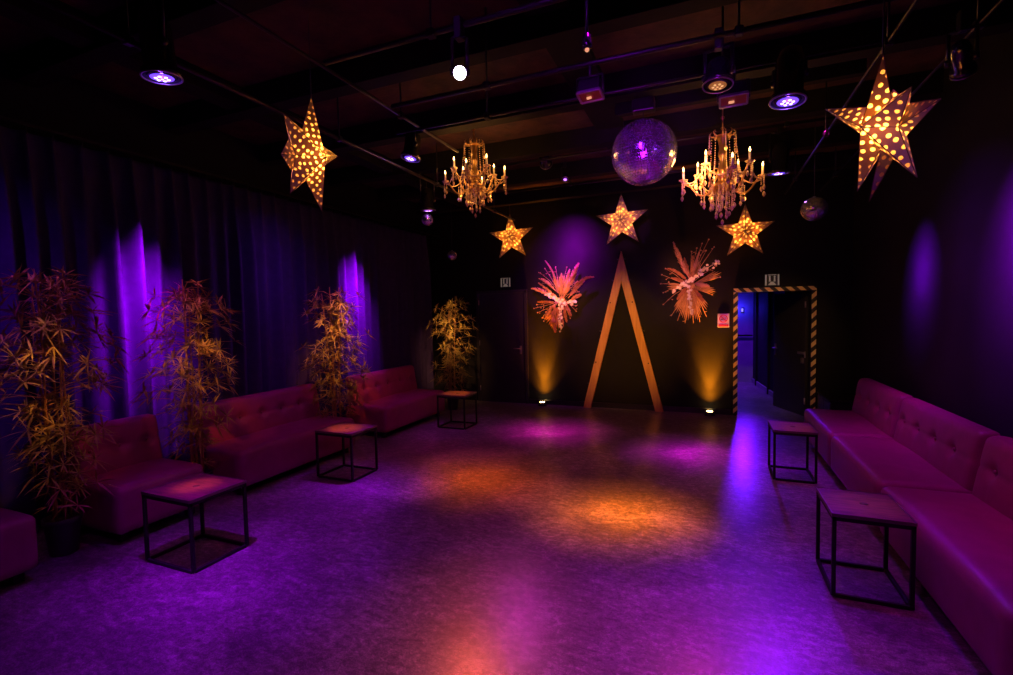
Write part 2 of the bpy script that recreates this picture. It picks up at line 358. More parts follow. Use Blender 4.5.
pipe((-2.3, 2.55, 3.40), (.9, 2.55, 3.40), .017, 'cross pipe carrying the bright white lamp')
pipe((-2.6, 3.77, 3.40), (1.0, 3.77, 3.40), .012, 'thin cross pipe just behind the square floodlight')
pipe((-3.6, 6.25, 3.78), (1.7, 6.25, 3.78), .018, 'cross pipe behind the chandeliers')
pipe((-3.1, 7.5, 3.75), (1.4, 7.5, 3.75), .022, 'cross pipe farthest from the viewer')

# ------------------------------------------------------------------ stage lamps
def par(pos, tgt, label, lens, core, barz, R=.105, L=.36, name='stage_lamp', lk=.60):
    """pos = centre of the front opening"""
    pos = Vector(pos); ax = (Vector(tgt) - pos).normalized()
    t = thing(name, label, 'stage lamp', pos, 'stage lamps on the ceiling pipes')
    Q = ax.to_track_quat('-Z', 'Y').to_matrix()
    k = R / .125
    body = [(R, 0), (R, .03), (R * .82, .035), (R * .82, L * .72), (R * .62, L * .92), (R * .25, L), (1e-5, L)]
    MB().lathe(body + [], 28, (0, 0, 0), Q).build('housing', MT['gloss'], t)
    m = MB().torus(R, .007 * k, 36, 8, (0, 0, -.004), None); m.v = [Q @ v for v in m.v]
    m.build('rim', MT['steel'], t)
    MB().lathe([(R * .98, -.001), (R * .62, -.006), (1e-5, -.006)], 28, (0, 0, 0), Q).build('reflector', MT['gloss'], t)
    ln = MB().lathe([(R * lk, -.007), (R * lk * .75, -.012), (1e-5, -.016)], 28, (0, 0, 0), Q).build('lens', lens, t)
    m = MB()
    for i in range(7):
        a = 2 * PI * i / 6 + .3; rr = R * .3 if i < 6 else 0; o = len(m.v)
        m.lathe([(R * .11, -.012), (R * .07, -.0165), (1e-5, -.018)], 8, (0, 0, 0), Q)
        for q in range(o, len(m.v)): m.v[q] += Q @ Vector((rr * math.cos(a), rr * math.sin(a), 0))
    m.build('bulbs', core, ln)
    if core is MT['violetcore']: point(Q @ Vector((0, 0, -.05)), (.2, .05, 1), 1.2, .01, t)
    pv = Q @ Vector((0, 0, L * .42)); sx = Q @ Vector((1, 0, 0)); sx.z = 0; sx = sx.normalized() if sx.length > .01 else Vector((1, 0, 0))
    top = barz - pos.z - .02
    y = MB()
    for s_ in (-1, 1):
        p = pv + sx * s_ * (R * .82 + .012); y.tube([p, Vector((p.x, p.y, max(top - .06, p.z + .05)))], .011, 6)
        y.lathe([(.022, -.014), (.022, .014)], 10, p, sx.to_track_quat('Z', 'Y').to_matrix())
    zt = max(top - .06, pv.z + .05)
    y.tube([Vector((pv.x, pv.y, zt)) - sx * (R * .82 + .012), Vector((pv.x, pv.y, zt)) + sx * (R * .82 + .012)], .011, 6)
    y.build('yoke', MT['black'], t)
    MB().box((pv.x, pv.y, (zt + top) / 2 + .02), (.045, .06, max(.06, top - zt + .06)), .006).build('clamp', MT['black'], t)
    return t
def flood(pos, tgt, label, barz, lens, core, s=.115):
    pos = Vector(pos); ax = (Vector(tgt) - pos).normalized(); t = thing('floodlight', label, 'floodlight', pos, 'square floodlights on the ceiling pipes')
    Q = ax.to_track_quat('-Z', 'Y').to_matrix()
    def add(name, c, d, m, b=.006, par_=t): return MB().box(Q @ Vector(c), d, b, Q.to_4x4()).build(name, m, par_)
    add('housing', (0, 0, .05), (s * 1.3, s, .09), MT['black'], .012)
    f = MB()
    for c, d in (((0, s * .5, 0), (s * 1.36, .014, .02)), ((0, -s * .5, 0), (s * 1.36, .014, .02)), ((s * .67, 0, 0), (.014, s, .02)), ((-s * .67, 0, 0), (.014, s, .02))): f.box(Q @ Vector(c), d, .003, Q.to_4x4())
    f.build('bezel', MT['steel'], t)
    ln = add('lens', (0, 0, .003), (s * 1.26, s * .92, .006), lens, .001)
    add('bulb', (s * .1, -s * .1, -.006), (s * .28, s * .12, .014), core, .003, ln)
    y = MB(); zt = barz - pos.z
    sx = Q @ Vector((1, 0, 0))
    for q in (-1, 1): y.tube([sx * q * s * .75, sx * q * s * .75 + Vector((0, 0, zt * .6))], .008, 6)
    y.tube([sx * s * -.75 + Vector((0, 0, zt * .6)), sx * s * .75 + Vector((0, 0, zt * .6))], .008, 6); y.tube([(0, 0, zt * .6), (0, 0, zt)], .012, 6)
    y.build('bracket', MT['black'], t)
    return t
P1 = (-3.05, 1.99, 3.22); P2 = (-3.02, 4.62, 3.48); P3 = (-3.62, 5.95, 3.22)
par(P1, (-2.98, 2.25, 0), 'big black stage lamp glowing violet, nearest above the curtain', MT['violetlens'], MT['violetcore'], 3.96, L=.40)
par(P2, (-3.4, 4.1, 0), 'black stage lamp glowing violet beside the crystal chandelier at the curtain side', MT['violetlens'], MT['violetcore'], 3.96, L=.3)
par(P3, (-3.7, 6.3, 0), 'dim purple stage lamp right above a small mirror ball', MT['purplelens'], MT['purplecore'], 3.96, L=.3)
Q1 = (.49, 3.72, 3.11); Q2 = (.81, 6.85, 3.405)
par(Q1, (.3, 3.4, 0), 'black stage lamp glowing violet, high between chandelier and big near star', MT['violetlens'], MT['violetcore'], 3.42, L=.36)
par(Q2, (.7, 7.2, 0), 'black stage lamp glowing violet, lower and farther beside the chandelier near the doorway', MT['violetlens'], MT['violetcore'], 3.96, L=.36, R=.12)
S1 = (-1.28, 2.48, 3.10)
par(S1, (-.35, .55, 1.9), 'dazzling white-violet stage lamp pointing at the viewer', MT['whitelens'], MT['whitelens'], 3.4, R=.036, L=.15, lk=.98)
F1 = (.06, 3.30, 3.12)
par(F1, (-.1, 2.9, 0), 'unlit-looking stage lamp with dim amber lens above the chandelier near the doorway', MT['amberlens'], MT['ambercore'], 3.42, R=.085, L=.16)
U1 = (-2.05, 6.5, 3.8)
par(U1, (-2.3, 8.6, 2.9), 'small dim purple stage lamp aimed at the end wall', MT['purplelens'], MT['purplecore'], 3.96, R=.085, L=.22)
U2 = (-1.92, 7.0, 3.70)
par(U2, (-1.7, 6.0, 2.2), 'tiny purple stage lamp closest to the end wall', MT['purplelens'], MT['purplecore'], 3.96, R=.05, L=.14)
W1 = (1.40, 3.75, 3.12)
par(W1, (1.9, 4.7, 2.2), 'unlit black stage lamp beside the big near star, aimed at the bare wall', MT['gloss'], MT['gloss'], 3.42, R=.06, L=.2)
flood((-.72, 3.28, 3.19), (-.75, 2.75, 0), 'square floodlight with a reddish lens above the mirror ball', 3.40, MT['redlens'], MT['redcore'])
flood((.17, 3.79, 3.20), (.15, 3.2, 0), 'square floodlight with a small bright dot behind the amber stage lamp', 3.40, MT['redlens'], MT['redcore'], .13)
def gobo(pos, label):
    t = thing('spot_fitting', label, 'lamp', pos)
    MB().lathe([(.022, 0), (.026, .02), (.02, .07), (1e-5, .075)], 16).build('housing', MT['gloss'], t); MB().ball((0, 0, -.005), .012, 10).build('bulb', MT['redcore'], t)
    MB().tube([(0, 0, .07), (0, 0, 3.42 - pos[2])], .01, 6).build('stem', MT['black'], t)
gobo((-.57, 2.53, 3.10), 'tiny reddish bulb fitting under a cross pipe above the mirror ball')

# beams of the lamps in view
dn = Vector((0, 0, -.06))
beam_light(Vector(P1) + dn, (-3.0, 2.2, 0), (.36, .002, 1), 560, 60)
beam_light(Vector(P2) + dn, (-3.25, 3.85, 0), (.40, .002, 1), 620, 36)
beam_light(Vector(P3) + dn, (-3.6, 6.4, 0), PURPLE, 50, 60)
beam_light(Vector(Q1) + dn, (.25, 3.2, 0), (.24, .002, 1), 230, 60)
beam_light(Vector(Q2) + dn, (.55, 5.8, 0), (.25, .002, 1), 200, 46)
spot(Vector(S1) + Vector((.1, -.2, -.06)), (-.2, 1.6, 0), (.5, .01, 1), 45, 80)
# added spots aimed at the reflection points, making streaks in the polished floor
for q, c, e, a in (((.49, 3.6, 3.0), (.2, .004, 1), 14, 60), ((.80, 6.75, 3.30), (.22, .003, 1), 230, 36), (P1, (.3, .01, 1), 8, 60), (P2, (.3, .01, 1), 14, 60), ((-2.95, 7.6, 3.7), (1, .03, .8), 48, 36), ((-2.55, 5.1, 2.9), (1, .12, .002), 120, 34), ((.0, 5.2, 2.7), (1, .05, .3), 90, 40)):
    v_ = Vector(q) + Vector((0, -.14, -.07)); k_ = 1.75 / (1.75 + v_.z)
    spot(v_, (v_.x * k_, v_.y * k_, 0), c, e, a, 1, .07)
spot((.80, 12.5, 1.85), (.50, 6.6, 0), (.14, .004, 1), 140, 24, 1, .07)         # added spot for the passage lamp's streak out of the doorway
# floor pools
beam_light((.06, 3.75, 3.1), (-.69, 4.15, 0), (1, .18, .001), 1900, 34)
beam_light((-.72, 3.6, 3.15), (-2.2, 4.55, 0), (1, .11, .002), 1400, 32)
beam_light((-.6, 2.6, 3.05), (-1.1, 2.0, 0), (1, .18, .005), 150, 26)
beam_light((-2.05, 6.3, 3.7), (-2.1, 6.75, 0), (1, .008, .62), 1000, 34)
beam_light((-1.6, 5.1, 3.35), (-.2, 6.25, 0), (.85, .004, .9), 1000, 30)
beam_light((-.5, 2.55, 3.3), (-.3, 2.75, 0), (.7, .003, 1), 110, 50)
beam_light((-2.0, 4.4, 3.3), (-2.9, 5.4, 0), (1, .02, .35), 120, 50)
# narrow added spots, no fixtures, on the table tops
spot((-3.3, 1.9, 3.2), (-3.5, 2.38, .52), (1, .10, .25), 520, 8.5, 1); spot((-2.4, 3.6, 3.3), (-3.69, 4.2, .52), (1, .2, .03), 950, 8.5, 1)
spot((-2.2, 5.6, 3.2), (-3.6, 6.64, .52), (1, .3, .04), 800, 9, 1); spot((.2, 4.0, 3.2), (.9, 3.6, .52), (1, .20, .02), 120, 11, 1); spot((.2, 4.6, 3.2), (.83, 5.7, .52), (1, .20, .03), 170, 9.5, 1)
# washes on curtain and walls, from unseen spots without fixtures close to them
beam_light((-4.50, 3.0, 3.3), (-5.03, 3.0, 1.98), (.62, .002, 1), 1700, 38)
beam_light((-4.40, 6.05, 3.3), (-5.03, 6.05, 2.1), (.62, .002, 1), 1700, 44)
beam_light((-4.3, 1.2, 3.25), (-5.05, 1.7, 1.7), (.36, .002, 1), 60, 100)
beam_light((-4.2, 4.5, 3.25), (-5.05, 4.5, 1.7), (.36, .002, 1), 36, 110)
beam_light((.9, 6.0, 3.2), (2.0, 6.2, 2.1), (.28, .002, 1), 1700, 36)
beam_light((.95, 4.3, 3.3), (2.0, 4.42, 2.2), (.42, .002, 1), 2600, 48)
beam_light((1.0, 5.2, 3.3), (2.0, 5.2, 1.5), (.4, .01, 1), 130, 100)
beam_light((-2.1, 7.85, 3.72), (-2.30, 8.75, 2.75), (.66, .006, 1), 620, 74)
spot((-.75, 1.3, 3.75), (-.55, 4.8, 3.24), (.32, .01, 1), 1000, 13, .3, .8)          # two added spots without fixtures, filling the mirror ball with purple
spot((-.35, 1.6, 1.9), (-.55, 4.8, 3.24), (.55, .01, 1), 900, 13, .3, .8)
spot((1.5, 1.9, 2.3), (.84, 3.1, 2.6), (.5, .08, 1), 16, 22, .5); spot((-3.5, 1.6, 3.3), (-2.7, 2.8, 2.95), (.7, .08, 1), 22, 24, .5)  # added spots, violet tint on the two large stars
spot((-1.2, 5.2, 3.3), (-1.31, 8.28, 3.25), (.75, .1, 1), 90, 16, .6)  # added spot that turns the middle small star pinkish
# added amber key spots, no fixtures, on the end wall decor
beam_light((-1.2, 3.4, 3.3), (-2.46, 8.6, 2.05), (1, .27, .11), 2600, 17)
beam_light((.0, 4.0, 3.3), (-.26, 8.6, 2.2), (1, .29, .08), 2300, 19)
spot((-.7, 3.4, 3.3), (-1.36, 8.7, 1.25), (1, .38, .02), 1000, 26)
spot((.6, 5.5, 3.3), (1.0, 8.7, 1.3), (1, .5, .12), 140, 34)  # added warm spot brightening the taped door frame
spot((-.3, 5.5, 3.2), (.257, 8.7, 1.565), (1, .03, .5), 200, 6)  # added magenta spot tinting the no-smoking sign

# ------------------------------------------------------------------ chandeliers
def chandelier(loc, label, ztop):
    t = thing('chandelier', label, 'chandelier', loc, 'crystal chandeliers')
    g = MB(); g.tube([(0, 0, .40), (0, 0, ztop)], .006, 6)
    for i in range(int((ztop - .42) / .05)): g.torus(.014, .004, 8, 5, (0, 0, .42 + i * .05), Matrix.Rotation(PI / 2, 3, 'X' if i % 2 else 'Y'))
    g.build('chain', MT['brass'], t)
    MB().lathe([(1e-5, -.17), (.03, -.155), (.085, -.12), (.11, -.085), (.10, -.07), (.045, -.05), (.032, -.02), (.05, .02), (.055, .06), (.035, .10), (.022, .16), (.035, .20), (.04, .24), (.025, .28), (.045, .36), (.055, .40), (1e-5, .41)], 24).build('column', MT['brass'], t)
    # leafy crown
    c = MB()
    for i in range(8):
        a = 2 * PI * i / 8; d = Vector((math.cos(a), math.sin(a), 0))
        c.tube([d * .05 + Vector((0, 0, .39)), d * .10 + Vector((0, 0, .40)), d * .115 + Vector((0, 0, .425)), d * .095 + Vector((0, 0, .445))], [.006, .007, .006, .003], 6)
    c.torus(.06, .009, 20, 6, (0, 0, .395)); c.build('crown', MT['brass'], t)
    def strand(pts, r, parent, drop=None):
        m = MB()
        for p in pts: m.ball(p, r, 6, 1.15)
        if drop: m.lathe([(1e-5, -.045), (.016, -.02), (.012, 0), (1e-5, .014)], 6, drop, None, False)
        m.build('crystal_strand', MT['crystal'], parent)
    def chainpts(a, b, n, sag):
        a = Vector(a); b = Vector(b); return [a.lerp(b, i / n) - Vector((0, 0, sag * 4 * (i / n) * (1 - i / n))) for i in range(n + 1)]
    for i in range(8):
        a = 2 * PI * i / 8 + .2; d = Vector((math.cos(a), math.sin(a), 0)); big = i % 2 == 0
        rr = .36 if big else .27; zz = .0 if big else .09
        pts = []
        for k in range(15):
            u = k / 14
            pts.append(d * (.04 + (rr - .04) * u) + Vector((0, 0, -.03 - .135 * math.sin(PI * min(1, u * 1.12)) * (1 if u < .9 else 1) + (zz + .02) * u ** 2)))
        arm = MB().tube(pts, .0085, 8)
        sc = [d * (.10 + .05 * math.cos(q)) + Vector((0, 0, .03 + .045 * math.sin(q))) for q in [PI * 1.5 - k * .45 for k in range(11)]]
        arm.tube(sc, .005, 6); arm = arm.build('arm', MT['brass'], t)
        e = pts[-1]
        MB().lathe([(1e-5, -.012), (.022, -.008), (.042, .006), (.044, .012), (.02, .010), (1e-5, .010)], 14, e).build('drip_pan', MT['crystal'], arm)
        MB().lathe([(.011, .008), (.011, .095), (1e-5, .097)], 10, e).build('candle', MT['candle'], arm)
        MB().lathe([(.005, .096), (.009, .108), (.007, .12), (.002, .138), (1e-5, .142)], 10, e).build('bulb', MT['flame'], arm)
        for s_ in (-1, 0, 1):
            q = e + Vector((-d.y, d.x, 0)) * s_ * .04 + d * (.012 if s_ == 0 else 0)
            n = 7 if s_ == 0 else 4
            strand([q - Vector((0, 0, .008 + k * .019)) for k in range(n)],   .0085, arm, q - Vector((0, 0, .008 + n * .019 + .012)))
        strand(chainpts(d * .115 + Vector((0, 0, .42)), d * (rr * .55) + Vector((0, 0, -.05)), 30, .10), .0062, t)
        q = d * .12 + Vector((0, 0, .42))
        if big: strand([q - Vector((0, 0, .02 + k * .017)) for k in range(7)], .0075, t, q - Vector((0, 0, .155)))
        d2 = Vector((math.cos(a + PI / 4), math.sin(a + PI / 4), 0)); r2_ = .27 if big else .36
        strand(chainpts(e + Vector((0, 0, -.01)), d2 * r2_ + Vector((0, 0, .08 if big else -.01)), 30, .07), .0065, t)
    for ring, n, z, ln in ((.19, 12, -.10, 5), (.105, 10, -.09, 8), (.06, 7, -.13, 10)):
        for i in range(n):
            a = 2 * PI * i / n; q = Vector((ring * math.cos(a), ring * math.sin(a), z)); k2 = ln + (i % 2)
            strand([q - Vector((0, 0, k * .019)) for k in range(k2)],   .0085, t, q - Vector((0, 0, k2 * .019 + .012)))
    strand([Vector((0, 0, -.17 - k * .012)) for k in range(10)], .010, t, Vector((0, 0, -.41)))
    for a in range(4): point((.30 * math.cos(a * PI / 2), .30 * math.sin(a * PI / 2), .13), (1, .42, .09), 2.6, .06, t)
    for a in range(3): point((.22 * math.cos(a * 2.1), .22 * math.sin(a * 2.1), -.22), (1, .42, .09), .5, .03, t)  # added low glow for the crystal drops, no bulbs at this height
    return t
chandelier((-2.52, 5.2, 3.33), 'crystal chandelier with candle bulbs hanging at the curtain side', .62)
chandelier((.14, 5.2, 3.02), 'crystal chandelier with candle bulbs hanging between mirror ball and doorway', .93)

# ------------------------------------------------------------------ mirror balls
def mirror_ball(c, r, label, n, top, motor=False):
    t = thing('mirror_ball', label, 'mirror ball', c, 'mirror balls')
    MB().lathe([(max(1e-5, r * .985 * math.sin(PI * i / 24)), -r * .985 * math.cos(PI * i / 24)) for i in range(25)], 32).build('core', MT['grout'], t)
    tl = MB(); rows = n
    for i in range(rows):
        a0 = -PI / 2 + PI * i / rows; a1 = a0 + PI / rows; am = (a0 + a1) / 2
        cnt = max(3, int(2 * PI * math.cos(am) * rows / PI)); g = .10
        for k in range(cnt):
            b0 = 2 * PI * (k + g / 2) / cnt; b1 = 2 * PI * (k + 1 - g / 2) / cnt; da = PI / rows * g / 2
            P = [Vector((math.cos(a) * math.cos(b), math.cos(a) * math.sin(b), math.sin(a))) * r for a, b in ((a0 + da, b0), (a0 + da, b1), (a1 - da, b1), (a1 - da, b0))]
            nn = (P[0] + P[2]).normalized(); jx = Vector((random.uniform(-1, 1), random.uniform(-1, 1), random.uniform(-1, 1))) * .022
            tl.add([q + nn * ((q - P[0]).dot(jx)) for q in P], [(0, 1, 2, 3)])
    tl.build('mirror_tiles', MT['mirror'], t)
    m = MB().lathe([(r * .12, r * .97), (r * .12, r * 1.02), (.012, r * 1.04), (1e-5, r * 1.06)], 14); m.build('cap', MT['steel'], t)
    MB().tube([(0, 0, r), (0, 0, top - c[2])], .004, 6).build('cord', MT['cord'], t)
    if motor: MB().box((0, 0, top - c[2] - .06), (.2, .12, .12), .012).build('motor', MT['black'], t)
    return t
mirror_ball((-.55, 4.8, 3.24), .30, 'large mirror ball glowing purple, hung at the centre', 36, ZC - .22, True)
mirror_ball((-3.70, 6.05, 3.11), .085, 'small mirror ball directly under the dim purple lamp', 16, ZC)
mirror_ball((-4.05, 7.4, 2.76), .085, 'small mirror ball hung lowest, near the back plant', 16, ZC)
mirror_ball((1.13, 6.5, 2.87), .135, 'mid-sized mirror ball hung above the hazard-striped doorway', 22, ZC)

# ------------------------------------------------------------------ star lanterns
def tri_uv(me, scale=1):
    uvl = me.uv_layers.new(name='UVMap')
    for p in me.polygons:
        vs_ = [me.vertices[i].co for i in p.vertices]; o = vs_[0]; x = (vs_[1] - o).normalized(); n = p.normal; y = n.cross(x)
        for li, v in zip(p.loop_indices, vs_): uvl.data[li].uv = ((v - o).dot(x) * scale + p.index * .37, (v - o).dot(y) * scale)
def star_small(c, R, label, rot, tilt, cordtop):
    t = thing('star_lantern', label, 'star lantern', c, 'flat star lanterns on the end wall')
    Q = Matrix.Rotation(tilt, 3, 'Z')
    vs_ = [Vector((0, -R * .26, 0)), Vector((0, R * .12, 0))]
    for i in range(10):
        a = PI / 2 + rot + PI * i / 5; rr = R if i % 2 == 0 else R * .40
        vs_.append(Vector((rr * math.cos(a), 0, rr * math.sin(a))))
    fs = []
    for i in range(10): j = (i + 1) % 10; fs += [(0, 2 + i, 2 + j), (1, 2 + j, 2 + i)]
    m = MB().add([Q @ v for v in vs_], fs); o = m.build('paper_shell', MT['starsmall'], t)
    tri_uv(o.data)
    s = MB()
    for i in range(10):
        s.tube([Q @ vs_[0], Q @ vs_[2 + i]], .004, 4); s.tube([Q @ vs_[2 + i], Q @ vs_[2 + (i + 1) % 10]], .004, 4)
    s.build('seams', MT['seam'], t)
    MB().tube([Q @ vs_[2], (Q @ vs_[2]).xy.to_3d() + Vector((0, 0, cordtop - c[2]))], .004, 5).build('cord', MT['cord'], t)
    for i in range(5):
        a = PI / 2 + rot + 2 * PI * i / 5; point(Q @ Vector((R * .34 * math.cos(a), -.01, R * .34 * math.sin(a))), (1, .40, .07), .85, .03, t)
    return t
star_small((-3.30, 8.28, 3.13), .435, 'golden star lantern above the closed black door', .05, .1, ZC)
star_small((-1.31, 8.28, 3.25), .45, 'pinkish star lantern above the wooden A-frame', .02, -.05, ZC)
star_small((.54, 8.28, 2.92), .42, 'golden star lantern above the bouquet nearer the doorway', .0, .0, ZC)
def star_big(c, az, el, spin, R, hf, rn, hn, d, Rb, hb, be, bmul, fix, label, cordtop):
    t = thing('star_lantern', label, 'star lantern', c, 'large pierced star lanterns')
    ax = Vector((math.cos(el) * math.cos(az), math.cos(el) * math.sin(az), math.sin(el))); upv = (Vector((0, 0, 1)) - ax * ax.z).normalized(); sd = upv.cross(ax)
    def P(r, a, z): return (upv * math.sin(a) + sd * math.cos(a)) * r + ax * z
    st = 2 * PI / 5; a0 = PI / 2 + spin; vs_ = [P(0, 0, d), P(0, 0, min(hb, hn) - .10)]
    vs_ += [P(R, a0 + st * i, hf) for i in range(5)]                    # 2..6 front tips
    vs_ += [P(rn, a0 + st * (i + .5), hn) for i in range(5)]            # 7..11 front notches
    vs_ += [P(Rb * bmul[i], a0 + st * (i + .5) + be, hb) for i in range(5)]       # 12..16 back tips
    vs_ += [P(rn, a0 + st * i + be * .6, min(hb, hn) - .03) for i in range(5)]   # 17..21 back notches
    fs = []
    for i in range(5):
        T, Np, Nm, Bn = 2 + i, 7 + i, 7 + (i - 1) % 5, 17 + i
        fs += [(0, T, Np), (0, Nm, T), (T, Bn, Np), (T, Nm, Bn)]
        T2, A, Bq = 12 + i, 17 + i, 17 + (i + 1) % 5
        fs += [(1, A, T2), (1, T2, Bq), (T2, A, Np), (T2, Np, Bq)]
    for k, q in fix.items(): vs_[2 + k] += Vector(q)
    o = MB().add(vs_, fs).build('paper_shell', MT['star'], t)
    bm = bmesh.new(); bm.from_mesh(o.data); bmesh.ops.recalc_face_normals(bm, faces=bm.faces); bm.to_mesh(o.data); bm.free(); o.data.update()
    tri_uv(o.data)
    s = MB(); done = set()
    for f in fs:
        for a, b in zip(f, f[1:] + f[:1]):
            k = (min(a, b), max(a, b))
            if k not in done: done.add(k); s.tube([vs_[a], vs_[b]], .0022, 4)
    s.build('seams', MT['seam'], t)
    tp = max(vs_[2:7], key=lambda q: q.z); MB().tube([tp, (tp.x, tp.y, cordtop - c[2])], .004, 5).build('cord', MT['cord'], t)
    point((0, 0, 0), (1, .42, .08), 11, .05, t)
    return t
star_big((-2.705, 2.8, 2.936), .338, -.104, -.024, .43, .011, .183, -.010, .124, .337, -.036, 0, (.55, 1, .55, .6, .6), {0: (-.025, -.01, 0), 4: (.035, 0, 0)}, 'large pierced star lantern hanging over the curtain side, lit violet and orange', ZC)
star_big((.837, 3.1, 2.69), 3.487, -.123, -.156, .335, .03, .125, .01, .11, .37, -.02, .357, (.5, .5, .95, 1.0, .42), {0: (.025, 0, -.01), 4: (-.06, 0, 0), 3: (.045, 0, -.02), 2: (.03, 0, -.05), 1: (-.055, 0, .06), 12: (-.13, .06, -.05), 13: (-.03, 0, .01)}, 'large pierced star lantern hanging near the bare wall, glowing orange', ZC)

# ------------------------------------------------------------------ sofas
def gridbox(nx, ny, nz, sx, sy, sz, r):
    b = bmesh.new()
    def face(o, u, v, nu, nv):
        g = [[b.verts.new(o + u * (i / nu) + v * (j / nv)) for j in range(nv + 1)] for i in range(nu + 1)]
        for i in range(nu):
            for j in range(nv): b.faces.new((g[i][j], g[i + 1][j], g[i + 1][j + 1], g[i][j + 1]))
    X, Y, Z = Vector((sx, 0, 0)), Vector((0, sy, 0)), Vector((0, 0, sz)); o = -(X + Y + Z) / 2
    face(o, Y, X, ny, nx); face(o + Z, X, Y, nx, ny); face(o, X, Z, nx, nz); face(o + Y, Z, X, nz, nx); face(o, Z, Y, nz, ny); face(o + X, Y, Z, ny, nz)
    bmesh.ops.remove_doubles(b, verts=b.verts, dist=1e-5)
    for v in b.verts:
        q = Vector([max(-s / 2 + r, min(s / 2 - r, c)) for c, s in zip(v.co, (sx, sy, sz))]); dlt = v.co - q
        if dlt.length > 1e-6: v.co = q + dlt.normalized() * r
    return b
def sofa(side, xf, y0, y1, btns, label, group, back=True):
    """side=+1: back to +x. local x measured from the front edge towards the wall"""
    yc = (y0 + y1) / 2; L = y1 - y0
    t = thing('sofa', label, 'sofa', (xf, yc, 0), group)
    D = .80; ny = max(8, int(L / .045))
    b = gridbox(16, ny, 10, .74, L - .026, .37, .05)
    for v in b.verts:
        x, y, z = v.co
        if z > .1: v.co.z += .018 * (1 - (2 * y / L) ** 4) * (1 - (2 * x / .74) ** 4) + .004 * math.sin(y * 7 + x * 5)
    s = MB().bm(b, True); s.v = [Vector((side * (v.x + .37), v.y, v.z + .265)) for v in s.v]
    if side < 0: s.f = [f[::-1] for f in s.f]
    s.build('seat', MT['leather'], t)
    if back:
        H = .46; T = .14; bx = .575 if side > 0 else .605
        b = gridbox(5, max(10, int(L / .02)), 24, T, L - .05, H, .05)
        zb = .02
        for v in b.verts:
            x, y, z = v.co
            if x < -.01:
                dx = .012 * (1 - (2 * y / L) ** 6) * (1 - (2 * z / H) ** 4)
                pull = 0
                for by in btns:
                    q = math.hypot(y - (by - yc), z - zb); pull += .034 * math.exp(-(q / .05) ** 2)
                    if z < zb: pull += .007 * math.exp(-((y - (by - yc)) / .025) ** 2) * math.exp(-((zb - z) / .10))
                pull += .007 * math.exp(-((z - zb) / .018) ** 2)
                v.co.x += pull - dx
            v.co.x += (z + H / 2) * .17
        s = MB().bm(b, True); s.v = [Vector((side * (v.x + bx), v.y, v.z + .64)) for v in s.v]
        if side < 0: s.f = [f[::-1] for f in s.f]
        bo = s.build('backrest', MT['leather'], t)
        for by in btns:
            xx = bx - T / 2 + (zb + H / 2) * .17 + .014
            MB().lathe([(1e-5, -.006), (.013, -.004), (.016, .001), (.010, .007), (1e-5, .009)], 12, (side * xx, by - yc, .64 + zb), Matrix.Rotation(-side * PI / 2, 3, 'Y')).build('button', MT['leatherbutton'], bo)
    MB().box((side * .42, 0, .095), (.62, L - .10, .05), .01).build('base', MT['frame'], t)
    for x in (.12, .70):
        for y in (-L / 2 + .1, L / 2 - .1): MB().box((side * x, y, .04), (.06, .06, .08), .006).build('foot', MT['frame'], t)
    return t
G1, G2 = 'tufted sofas along the curtain', 'joined tufted sofas along the bare wall'
sofa(1, 1.17, 5.80, 7.25, [7.0, 6.67, 6.34, 6.02], 'burgundy tufted sofa closest to the doorway, beside the bare wall', G2)
sofa(1, 1.17, 4.29, 5.79, [5.62, 5.29, 4.95, 4.62], 'burgundy tufted sofa in the middle of the joined row', G2)
sofa(1, 1.17, 2.60, 4.28, [4.06, 3.70, 3.34, 2.98], 'burgundy tufted sofa nearest the viewer, cut off by the picture edge', G2)
sofa(-1, -4.17, .95, 1.76, [1.2, 1.5], 'burgundy sofa end beside the nearest bamboo, cut off by the picture edge', G1)
sofa(-1, -4.17, 2.20, 2.94, [2.35, 2.57, 2.79], 'short burgundy tufted sofa behind the nearest wooden side table', G1)
sofa(-1, -4.17, 3.26, 4.96, [3.48, 3.76, 4.04, 4.32, 4.6], 'long burgundy tufted sofa between the second and third bamboo plants', G1)
sofa(-1, -4.17, 5.58, 7.28, [5.85, 6.15, 6.45, 6.78, 7.08], 'burgundy tufted sofa farthest along the curtain, by the back plant', G1)

